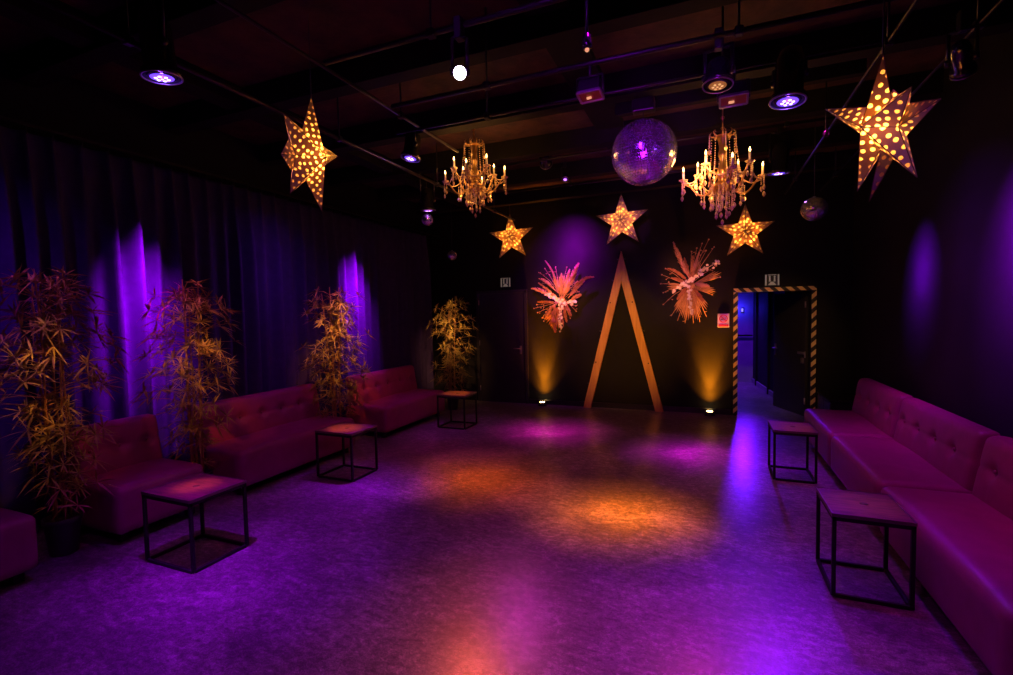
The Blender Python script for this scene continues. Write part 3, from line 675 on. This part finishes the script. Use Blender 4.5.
# ------------------------------------------------------------------ side tables
def table(x0, x1, y0, y1, label):
    sx, sy = x1 - x0, y1 - y0; t = thing('side_table', label, 'side table', ((x0 + x1) / 2, (y0 + y1) / 2, 0), 'steel cube side tables')
    k = .022
    tp = MB().box((0, 0, .506), (sx - .008, sy - .008, .018), .002).build('tabletop', MT['wood'], t)
    MB().lathe([(.024, 0), (.024, .0006), (1e-5, .0006)], 18, (.01, .0, .5151)).build('round_mark', MT['knot'], tp)
    fr = MB()
    for a, b, c, d in ((0, -sy / 2, sx, k), (0, sy / 2, sx, k), (-sx / 2, 0, k, sy), (sx / 2, 0, k, sy)):
        fr.box((a * (1 - k / sx), b * (1 - k / sy), .484), (c, d, .024), .002)
    fr.build('top_frame', MT['frame'], t)
    e = MB()
    for a, b, c, d in ((0, -sy / 2, sx, .004), (0, sy / 2, sx, .004), (-sx / 2, 0, .004, sy), (sx / 2, 0, .004, sy)): e.box((a, b, .507), (c + .004, d, .021), .001)
    e.build('edge_strip', MT['edge'], t)
    X, Y = sx / 2 - k / 2, sy / 2 - k / 2
    for a in (-1, 1):
        for b in (-1, 1): MB().box((a * X, b * Y, .243), (k, k, .466), .002).build('leg', MT['frame'], t)
        MB().box((0, a * Y, .012), (sx - 2 * k, k, .022), .002).build('floor_rail', MT['frame'], t)
        MB().box((a * X, 0, .012), (k, sy - 2 * k, .022), .002).build('floor_rail', MT['frame'], t)
table(-3.76, -3.245, 2.15, 2.59, 'wood-topped steel cube table in front of the short sofa, nearest the curtain plants')
table(-3.93, -3.44, 4.0, 4.43, 'wood-topped steel cube table at the end of the long curtain-side sofa')
table(-3.85, -3.37, 6.43, 6.86, 'wood-topped steel cube table farthest along the curtain side')
table(.70, 1.105, 3.365, 3.83, 'wood-topped steel cube table nearest the viewer on the joined sofas side')
table(.63, 1.015, 5.51, 5.98, 'wood-topped steel cube table closer to the hazard-striped doorway')
# dark low cabinet in the back corner
cb = thing('low_cabinet', 'low black cabinet in the corner behind the joined sofas', 'cabinet', (1.78, 8.2, 0))
MB().box((0, 0, .24), (.40, .8, .40), .008).build('body', MT['black'], cb); MB().box((0, 0, .455), (.43, .84, .025), .005).build('top_board', MT['frame'], cb)
for a in (-.2, .2): MB().box((-.203, a, .24), (.012, .38, .36), .004).build('cabinet_door', MT['black'], cb)
for a in (-.15, .15):
    for b in (-.35, .35): MB().box((a, b, .02), (.04, .04, .04)).build('foot', MT['frame'], cb)

# ------------------------------------------------------------------ curtain
def curtain():
    t = thing('curtain', 'long dark blue pleated curtain hung from a ceiling rail behind the sofas', 'curtain', (-5.13, 4.3, 0))
    rnd = random.Random(3); y0, y1 = -.6, 8.36
    xs = []; y = y0
    while y < y1: xs.append(y); y += rnd.uniform(.14, .23)
    N = int((y1 - y0) / .013); zs = [.03, .4, .9, 1.4, 1.9, 2.3, 2.6, 2.85, 3.0, 3.1, 3.17, 3.22, 3.27, 3.31]
    ph = []
    for i in range(N + 1):
        yy = y0 + (y1 - y0) * i / N
        k = max(j for j, q in enumerate(xs) if q <= yy + 1e-9); nx = xs[k + 1] if k + 1 < len(xs) else xs[k] + .19
        ph.append((yy, k, (yy - xs[k]) / (nx - xs[k]), xs[k], nx))
    amp = [rnd.uniform(.6, 1.25) for _ in xs]; sk = [rnd.uniform(-.035, .035) for _ in xs]; w2 = [rnd.uniform(0, .4) for _ in xs]
    V = []; F = []
    for z in zs:
        tz = 1 - min(1, max(0, (z - 2.55) / .7))         # 0 at the heading
        for (yy, k, u, a, b) in ph:
            fold = .5 - .5 * math.cos(2 * PI * u); fold2 = .5 - .5 * math.cos(4 * PI * u + 1)
            low = amp[k] * .125 * (fold ** 1.3) + w2[k] * .035 * fold2
            pin = .045 * math.exp(-((u - .5) / .10) ** 2) * (1 - tz)
            x = (low * (.20 + .80 * tz)) + pin
            V.append((x - .05, yy + sk[k] * tz * fold * (1 - z / 3.3) * 1.2 - 4.3, z))
    W_ = N + 1
    for j in range(len(zs) - 1):
        for i in range(N): F.append((j * W_ + i, j * W_ + i + 1, (j + 1) * W_ + i + 1, (j + 1) * W_ + i))
    c = MB().add(V, F, True).build('drape', MT['curtain'], t)
    so = c.modifiers.new('thick', 'SOLIDIFY'); so.thickness = .004
    hk = MB()
    for k, a in enumerate(xs[:-1]):
        yy = (a + xs[k + 1]) / 2 - 4.3; hk.tube([(.02, yy, 3.28), (.025, yy, 3.34), (.0, yy, 3.35)], .004, 5)
    hk.build('hooks', MT['black'], t)
curtain()
rl = thing('curtain_rail', 'thin metal curtain rail along the wall above the blue curtain', 'curtain rail', (-5.12, 4.3, 3.36))
MB().box((0, 0, 0), (.03, 9.1, .022), .003).build('rail', MT['bar'], rl)
for y in (-3.4, -1.8, -.2, 1.4, 3.0): MB().box((-.07, y, .01), (.16, .03, .02), .002).build('bracket', MT['black'], rl)

# ------------------------------------------------------------------ bamboo plants
def bamboo(x, y, H, R, seed, label, clusters, gap=.1):
    rnd = random.Random(seed); t = thing('bamboo_plant', label, 'potted plant', (x, y, 0), 'potted bamboo plants')
    MB().lathe([(.075, 0), (.085, .01), (.110, .24), (.120, .245), (.120, .28), (.108, .28), (.102, .25), (1e-5, .245)], 24).build('pot', MT['pot'], t)
    MB().lathe([(.102, .252), (.06, .262), (1e-5, .266)], 18).build('soil', MT['soil'], t)
    stems = []
    for k in range(5):
        a = 2 * PI * k / 5 + rnd.uniform(-.3, .3); r0 = rnd.uniform(.03, .07); r1 = rnd.uniform(.04, .16); h = H * rnd.uniform(.84, .98)
        pts = []; rs = []
        n = 18
        for i in range(n + 1):
            u = i / n; rr = r0 + (r1 - r0) * u ** 1.5; wv = .01 * math.sin(u * 9 + k)
            pts.append(Vector((rr * math.cos(a) + wv, rr * math.sin(a) - wv, .27 + (h - .27) * u))); rs.append((.0115 if i % 2 else .0095) * (1 - .55 * u))
        MB().tube(pts, rs, 7).build('stem', MT['stem'], t); stems.append(pts)
    fo = MB(); tw = MB()
    def leaf(p, d, ln, wd):
        d = d.normalized(); sdv = d.cross(Vector((0, 0, 1)))
        if sdv.length < .05: sdv = Vector((1, 0, 0))
        sdv = sdv.normalized(); sdv = (Matrix.Rotation(rnd.uniform(-.7, .7), 3, d) @ sdv); nrm = sdv.cross(d)
        pr = ((0, .15), (.22, .85), (.5, 1), (.8, .5), (1, .03)); L_, R_, C_ = [], [], []
        for u, wv in pr:
            c = p + d * ln * u - Vector((0, 0, 1)) * ln * .20 * u * u
            C_.append(c + nrm * -.12 * wd * wv); L_.append(c - sdv * wd * wv); R_.append(c + sdv * wd * wv)
        n = len(pr); fs = []
        for i in range(n - 1): fs += [(i, n + i, n + i + 1, i + 1), (n + i, 2 * n + i, 2 * n + i + 1, n + i + 1)]
        fo.add(L_ + C_ + R_, fs, True)
    for c in range(clusters):
        st = rnd.choice(stems); u = (c + rnd.random()) / clusters; u = .08 + .92 * u ** .85
        p = st[min(len(st) - 1, int(u * (len(st) - 1)))]
        a = rnd.uniform(0, 2 * PI); lim = R * (1 - .5 * max(0, (u - .62) / .38) ** 1.6) * (.74 + .26 * min(1, u * 2.6))
        ln = max(.03, lim * rnd.random() ** .75 * .80); dr = Vector((math.cos(a), math.sin(a), 0))
        q = p + dr * ln + Vector((0, 0, ln * rnd.uniform(.1, .5)))
        if q.z > H - .04: q.z = H - .04 - rnd.random() * .08
        if q.z < 1.0 and not (x + q.x > -4.05): q.y = max(-gap, min(gap, q.y))     # stays between its sofas
        q.x = max(q.x, -.34 - (x + 4.5)) if x < -4.4 else q.x
        tw.tube([p, (p + q) / 2 + Vector((0, 0, .02)), q], [.004, .003, .002], 5)
        m = rnd.randint(9, 13); a0 = rnd.uniform(0, 2 * PI)
        ax = (dr * rnd.uniform(.3, 1.1) + Vector((0, 0, rnd.uniform(.2, 1)))).normalized(); ex = ax.orthogonal().normalized(); ey = ax.cross(ex)
        for i in range(m):
            b = a0 + 2 * PI * i / m + rnd.uniform(-.25, .25); dd = (ex * math.cos(b) + ey * math.sin(b)) + ax * rnd.uniform(.1, .7)
            leaf(q, dd, rnd.uniform(.085, .165), rnd.uniform(.005, .0078))
    tw.build('twigs', MT['stem'], t); fo.build('foliage', MT['leaf'], t)
bamboo(-4.50, 2.02, 2.30, .52, 11, 'tall bamboo in a dark pot nearest the viewer, beside the cut-off sofa', 190)
bamboo(-4.50, 3.08, 2.20, .46, 12, 'bamboo plant between the short and the long sofa, against the violet curtain glow', 170)
bamboo(-4.52, 5.00, 2.22, .50, 13, 'bamboo plant in the gap between the two longer curtain-side sofas', 170, .2)
bamboo(-4.32, 7.78, 2.14, .50, 14, 'golden-lit bamboo plant near the closed door in the back corner', 150, .4)
# added warm and magenta spots, no fixtures, that catch the plants
beam_light((-2.9, 1.3, 3.2), (-4.55, 1.95, 1.0), (1, .36, .04), 230, 21)
beam_light((-3.0, 1.9, 3.2), (-4.45, 3.1, 1.25), (1, .34, .04), 460, 24)
beam_light((-3.1, 3.5, 3.2), (-4.45, 5.0, 1.4), (1, .34, .06), 720, 26)
beam_light((-3.2, 5.6, 3.1), (-4.3, 7.75, 1.35), (1, .44, .13), 900, 27)
beam_light((-3.9, 2.3, 3.3), (-4.5, 3.1, 1.7), (1, .12, .5), 80, 34)
beam_light((-3.6, 4.4, 3.3), (-4.5, 5.0, 1.7), (1, .12, .4), 90, 40)
beam_light((-3.6, 1.3, 3.3), (-4.5, 2.0, 1.8), (1, .16, .7), 30, 34)

# ------------------------------------------------------------------ wooden A-frame
af = thing('wooden_frame', 'tall pine A-frame of two planks leaning on the end wall', 'frame', (-1.385, YB - .07, 0))
apex = Vector((0, 0, 2.80))
for s_ in (-1, 1):
    base = Vector((s_ * .62, 0, 0)); W_ = .135
    # outer edge from base outside corner to the apex, inner edge parallel
    o0 = Vector((s_ * .70, 0, 0)); i0 = Vector((s_ * (.70 - W_), 0, 0)); k = 2.80 / .70; zi = (.70 - W_) * k
    pr = [o0, i0, Vector((0, 0, zi)), apex]
    vs_ = [p + Vector((0, -.03, 0)) for p in pr] + [p + Vector((0, .03, 0)) for p in pr]
    if s_ > 0: fs = [(0, 3, 2, 1), (4, 5, 6, 7), (0, 1, 5, 4), (1, 2, 6, 5), (2, 3, 7, 6), (3, 0, 4, 7)]
    else: fs = [(0, 1, 2, 3), (7, 6, 5, 4), (4, 5, 1, 0), (5, 6, 2, 1), (6, 7, 3, 2), (7, 4, 0, 3)]
    pl = MB().add([v + Vector((s_ * .0015, 0, 0)) for v in vs_], fs).build('plank', MT['pine'], af)
    for q in (.16, .30, .5, .68, .82, .95)[:: 1]:
        c = o0.lerp(apex, q); inner = q in (.30, .68)
        if inner: c = o0.lerp(apex, q) - Vector((s_ * W_ * .25, .03, 0))
        m = MB().tube([c + Vector((s_ * -.01, -.0, 0)), c + Vector((s_ * .022, -.0, .0))] if not inner else [c, c + Vector((0, -.02, 0))], .009, 8)
        m.ball(c + (Vector((s_ * .03, 0, 0)) if not inner else Vector((0, -.028, 0))), .013, 8)
        m.build('bulb_socket', MT['black'], pl)

# ------------------------------------------------------------------ uplights
def uplight(x, y, label):
    t = thing('floor_uplight', label, 'uplight', (x, y, 0), 'floor uplights')
    MB().lathe([(.085, 0), (.09, .012), (.075, .03), (.07, .055), (.078, .062), (.078, .068), (.06, .066), (1e-5, .058)], 24).build('housing', MT['black'], t)
    ln = MB().lathe([(.055, .060), (.04, .072), (1e-5, .078)], 20).build('lens', MT['uplens'], t)
    beam_light((x, y - .02, .10), (x, y + .13, .62), (1, .27, .006), 230, 88, .03)
    spot((x, y - .02, .10), (x, y + .14, 1.3), (1, .27, .006), 680, 40, 1, .03)
uplight(-2.86, YB - .14, 'small glowing floor uplight under the bouquet beside the closed door')
uplight(.05, YB - .14, 'small glowing floor uplight beside the hazard-striped doorway')

# ------------------------------------------------------------------ bouquets
def plume(p0, p1, w_, bow=(0, 0, 0), seed=0):
    rnd = random.Random(seed); p0 = Vector(p0); p1 = Vector(p1); bow = Vector(bow); m = MB()
    def at(u): return p0.lerp(p1, u) + bow * 4 * u * (1 - u)
    m.tube([at(i / 8) for i in range(9)], [.008 * (1 - .7 * i / 8) for i in range(9)], 5)
    n = 130
    for i in range(n):
        u = .12 + .88 * i / n; p = at(u); d = (at(min(1, u + .02)) - at(u - .02)).normalized()
        wd = w_ * math.sin(PI * min(1, (u * .92 + .06)) ** .8) ** .7
        a = rnd.uniform(0, 2 * PI); x = d.orthogonal().normalized(); y = d.cross(x); s_ = x * math.cos(a) + y * math.sin(a)
        e = p + s_ * wd * rnd.uniform(.6, 1) + d * wd * 1.3; t_ = d.cross(s_) * .011
        m.add([p - t_ * .5, p + t_ * .5, (p + e) / 2 + t_ * 1.0 + s_ * .006, e, (p + e) / 2 - t_ * 1.0 + s_ * .006], [(0, 1, 2, 3, 4)])
    return m
def strands(c, dirs, seed, beads=True, r=.004):
    rnd = random.Random(seed); m = MB(); c = Vector(c)
    for d in dirs:
        d = Vector(d); mid = c + d * .55 + Vector((0, -.03, rnd.uniform(-.02, .05))); e = c + d
        m.tube([c, mid, e], [r, r, r * .7], 5)
        if beads: m.ball(e, .013, 6)
        for k in range(2):
            b = c.lerp(e, rnd.uniform(.6, .95)); q = b + Vector((rnd.uniform(-.05, .05), rnd.uniform(-.04, .02), rnd.uniform(-.03, .05))); m.tube([b, q], r * .6, 4)
            if beads: m.ball(q, .009, 6)
    return m
def fan(c, d, ln, spread, n=9, seed=0):
    c = Vector(c); d = Vector(d).normalized(); m = MB(); side = Vector((d.z, 0, -d.x)).normalized()
    for i in range(n):
        a = (i / (n - 1) - .5) * spread; dd = d * math.cos(a) + side * math.sin(a); pz = Vector((0, -1, 0)); s2 = dd.cross(pz).normalized()
        l = ln * (1 - .12 * abs(i / (n - 1) - .5) * 2); w_ = ln * spread / n * .46
        yo = Vector((0, -.012 if i % 2 else .006, 0))
        m.add([c, c + dd * l * .8 - s2 * w_ * .8 + yo, c + dd * l + yo, c + dd * l * .8 + s2 * w_ * .8 + yo, c + dd * l * .55 + Vector((0, -.016, 0))], [(0, 1, 4), (1, 2, 4), (2, 3, 4), (3, 0, 4)])
    return m
def flowers(path, n, r, seed):
    rnd = random.Random(seed); path = [Vector(p) for p in path]; m = MB()
    m.tube(path, .005, 5)
    for i in range(n):
        u = i / (n - 1) * (len(path) - 1); k = min(int(u), len(path) - 2); p = path[k].lerp(path[k + 1], u - k) + Vector((rnd.uniform(-1, 1), rnd.uniform(-1.2, .2), rnd.uniform(-1, 1))) * r
        z = Vector((rnd.uniform(-.6, .6), -1, rnd.uniform(-.5, .6))).normalized(); x = z.orthogonal().normalized(); y = z.cross(x); s_ = r * rnd.uniform(.55, .85)
        for q in range(5):
            a = 2 * PI * q / 5 + rnd.random() * .3; d = x * math.cos(a) + y * math.sin(a); e = d.cross(z)
            m.add([p, p + d * s_ * .6 + e * s_ * .42 + z * s_ * .25, p + d * s_ + z * s_ * .4, p + d * s_ * .6 - e * s_ * .42 + z * s_ * .25], [(0, 1, 2, 3)])
        m.ball(p + z * .006, s_ * .2, 5)
    return m
K = .00276
def bq(cx, cy):
    return lambda u, v, o=.12: Vector(((u - cx) * K, -o, (cy - v) * K))
b1 = thing('dried_bouquet', 'large dried flower bouquet on the end wall, between closed door and A-frame', 'bouquet', (-2.46, YB - .03, 1.98), 'dried flower bouquets')
g = bq(235, 390)
for p0, p1, w_, bw_, mt in (((250, 385), (355, 155), .085, (0, -.02, 0), 'plume'), ((210, 400), (25, 308), .06, (0, -.03, .05), 'plume'), ((235, 360), (238, 215), .05, (0, -.02, 0), 'plume'),
                            ((200, 330), (95, 245), .04, (0, -.02, .03), 'plume'), ((300, 350), (455, 250), .045, (0, -.02, .08), 'plumedark'), ((215, 300), (125, 125), .022, (.02, 0, .03), 'plume'),
                            ((205, 400), (190, 605), .085, (-.04, -.02, 0), 'plumedark'), ((180, 430), (120, 515), .05, (0, 0, 0), 'plumedark'), ((255, 390), (300, 500), .05, (0, 0, 0), 'plumedark')):
    plume(g(*p0, .16), g(*p1, .12), w_, bw_, p1[0]).build('pampas_plume', MT[mt], b1)
for p0, p1, w_, mt in (((245, 380), (290, 190), .05, 'plume'), ((225, 370), (175, 215), .045, 'plume'), ((280, 380), (390, 270), .04, 'plume'), ((220, 390), (70, 270), .035, 'plume'), ((290, 400), (365, 360), .05, 'plume'), ((200, 410), (60, 400), .035, 'plumedark'), ((225, 420), (150, 560), .05, 'plumedark'), ((245, 420), (265, 540), .045, 'plumedark'), ((250, 370), (330, 230), .04, 'plumedark')):
    plume(g(*p0, .10), g(*p1, .07), w_, (0, -.02, .01), p1[0]).build('pampas_plume', MT[mt], b1)
strands(g(225, 400), [(-.5, -.02, -.12), (-.42, -.04, -.2), (-.34, -.02, -.3), (-.45, 0, -.05), (-.3, -.05, -.36)], 1, True).build('dried_strands', MT['twig'], b1)
strands(g(235, 360), [(-.38, -.05, .42), (-.3, -.02, .5), (-.42, 0, .32), (.12, -.04, .5), (.3, -.06, .22), (.34, -.04, .05), (.28, -.02, -.3), (-.1, 0, .52)], 2).build('berry_sprays', MT['twig'], b1)
fan(g(235, 370, .1), (.08, 0, 1), .42, .8, 9).build('palm_fan', MT['palm'], b1)
fan(g(225, 420, .08), (-.35, 0, -1), .48, .9, 9).build('palm_fan', MT['plumedark'], b1)
flowers([g(145, 352, .2), g(195, 375, .24), g(240, 405, .26), g(290, 415, .24), g(335, 395, .2)], 34, .042, 3).build('cream_flowers', MT['petal'], b1)
flowers([g(245, 405, .26), g(248, 470, .24), g(236, 530, .2), g(235, 590, .18)], 26, .036, 4).build('cream_flowers', MT['petal'], b1)
MB().ball(g(235, 400, .08), .07, 10, 1.3).build('binding', MT['twig'], b1)
strands(g(240, 390), [(.3, -.03, .32), (.2, -.05, .42), (.38, -.04, .28), (.26, -.02, -.12), (-.22, -.05, .46), (-.4, -.03, .2), (-.3, -.05, -.22), (.16, -.04, -.34)], 12).build('berry_sprays', MT['twig'], b1)
b2 = thing('dried_bouquet', 'dried palm and flower bouquet on the end wall, between A-frame and doorway', 'bouquet', (-.25, YB - .03, 2.15), 'dried flower bouquets')
g = bq(225, 320)
for p0, p1, w_, bw_, mt in (((225, 290), (128, 52), .062, (-.01, -.02, 0), 'plume'), ((215, 300), (95, 210), .035, (0, -.02, .04), 'plumedark'), ((230, 300), (240, 140), .03, (0, 0, 0), 'plumedark'),):
    plume(g(*p0, .16), g(*p1, .12), w_, bw_, 5).build('pampas_plume', MT[mt], b2)
for d, l, sp, n in (((-.50, 0, -1), .50, .36, 7), ((-.12, 0, -1), .60, .34, 7), ((.2, 0, -1), .60, .30, 7), ((.62, 0, -1), .48, .3, 5), ((1, 0, -.30), .42, .3, 5), ((1, 0, .42), .52, .26, 5), ((-1, 0, .0), .38, .35, 5), ((.3, 0, 1), .45, .36, 6)):
    fan(g(225, 320, .07 + .03 * random.random()), d, l, sp, n).build('palm_fan', MT['palm'], b2)
strands(g(225, 300), [(.1, -.05, .55), (.18, -.04, .62), (.28, -.03, .68), (.24, -.06, .5), (.02, -.04, .5), (.36, -.05, .55)], 6).build('berry_sprays', MT['twig'], b2)
strands(g(215, 320), [(-.42, -.03, .2), (-.44, -.02, .05), (-.36, -.03, .3), (-.4, 0, -.1), (-.4, 0, -.3), (.42, -.03, .3), (.36, -.04, -.16), (.48, -.03, .12)], 7).build('dried_strands', MT['twig'], b2)
strands(g(225, 320), [(-.3, -.04, -.5), (-.2, -.05, -.58), (-.08, -.06, -.62), (.05, -.06, -.62), (.15, -.05, -.6), (.25, -.04, -.52)], 8, False, .006).build('dried_strands', MT['palm'], b2)
for p0, p1, w_, mt in (((225, 300), (275, 120), .035, 'plume'), ((235, 310), (330, 330), .05, 'plume'), ((215, 320), (150, 400), .05, 'plumedark'), ((235, 330), (300, 420), .05, 'plumedark'), ((215, 310), (120, 270), .04, 'plumedark'), ((225, 290), (190, 150), .035, 'plumedark')):
    plume(g(*p0, .12), g(*p1, .09), w_, (0, -.02, .01), p1[0]).build('pampas_plume', MT[mt], b2)
flowers([g(130, 345, .2), g(190, 315, .24), g(240, 285, .26), g(300, 235, .24), g(370, 190, .2)], 46, .040, 9).build('cream_flowers', MT['petal'], b2)
flowers([g(220, 330, .26), g(222, 400, .24), g(226, 490, .2)], 22, .034, 10).build('cream_flowers', MT['petal'], b2)
MB().ball(g(225, 320, .08), .07, 10, 1.3).build('binding', MT['twig'], b2)

# ------------------------------------------------------------------ signs
def wc_sign(x, z, label):
    t = thing('restroom_sign', label, 'sign', (x, YB - .006, z), 'pictogram signs above the doors')
    MB().box((0, 0, 0), (.21, .012, .19), .004).build('sign_board', MT['black'], t)
    m = MB()
    for s_ in (-1, 1): m.box((s_ * .088, -.008, 0), (.022, .006, .17), .002)
    m.box((0, -.008, .080), (.12, .005, .010)); m.build('sign_border', MT['emitwhite'], t)
    m = MB()
    for s_ in (-1, 1):
        m.lathe([(.013, -.003), (.013, .003)], 12, (s_ * .034, -.009, .052), Matrix.Rotation(PI / 2, 3, 'X'))
        m.box((s_ * .034, -.009, .018), (.020, .006, .044), .002)
        m.box((s_ * .040, -.009, -.012), (.012, .006, .03), .002); m.box((s_ * .026, -.009, -.012), (.010, .006, .03), .002)
    m.build('pictogram', MT['emitwhite'], t)
    MB().add([(-.06, -.012, -.08), (.06, -.012, -.08), (.014, -.012, -.028), (-.014, -.012, -.028), (-.06, -.006, -.08), (.06, -.006, -.08), (.014, -.006, -.028), (-.014, -.006, -.028)],
             [(0, 1, 2, 3), (4, 7, 6, 5), (0, 4, 5, 1), (1, 5, 6, 2), (2, 6, 7, 3), (3, 7, 4, 0)]).build('pictogram_base', MT['emitwhite'], t)
wc_sign(-3.62, 2.35, 'small square pictogram sign above the closed black door')
wc_sign(.96, 2.20, 'small square pictogram sign above the hazard-striped doorway')
ns = thing('no_smoking_sign', 'white no-smoking sign with red ring on the wall beside the doorway', 'sign', (.257, YB - .005, 1.565))
MB().box((0, 0, 0), (.175, .01, .225), .004).build('sign_board', MT['white'], ns)
m = MB().torus(.058, .008, 28, 6, (0, -.008, .030), Matrix.Rotation(PI / 2, 3, 'X'))
m.tube([(-.041, -.009, .071), (.041, -.009, -.011)], .007, 6); m.build('prohibition_ring', MT['red'], ns)
m = MB().box((-.004, -.007, .022), (.064, .004, .014), .001); m.tube([(.030, -.007, .032), (.034, -.007, .045), (.028, -.007, .055)], .0025, 5); m.build('cigarette', MT['black'], ns)
m = MB().box((0, -.006, -.083), (.15, .004, .040), .001); m.build('caption_band', MT['red'], ns)
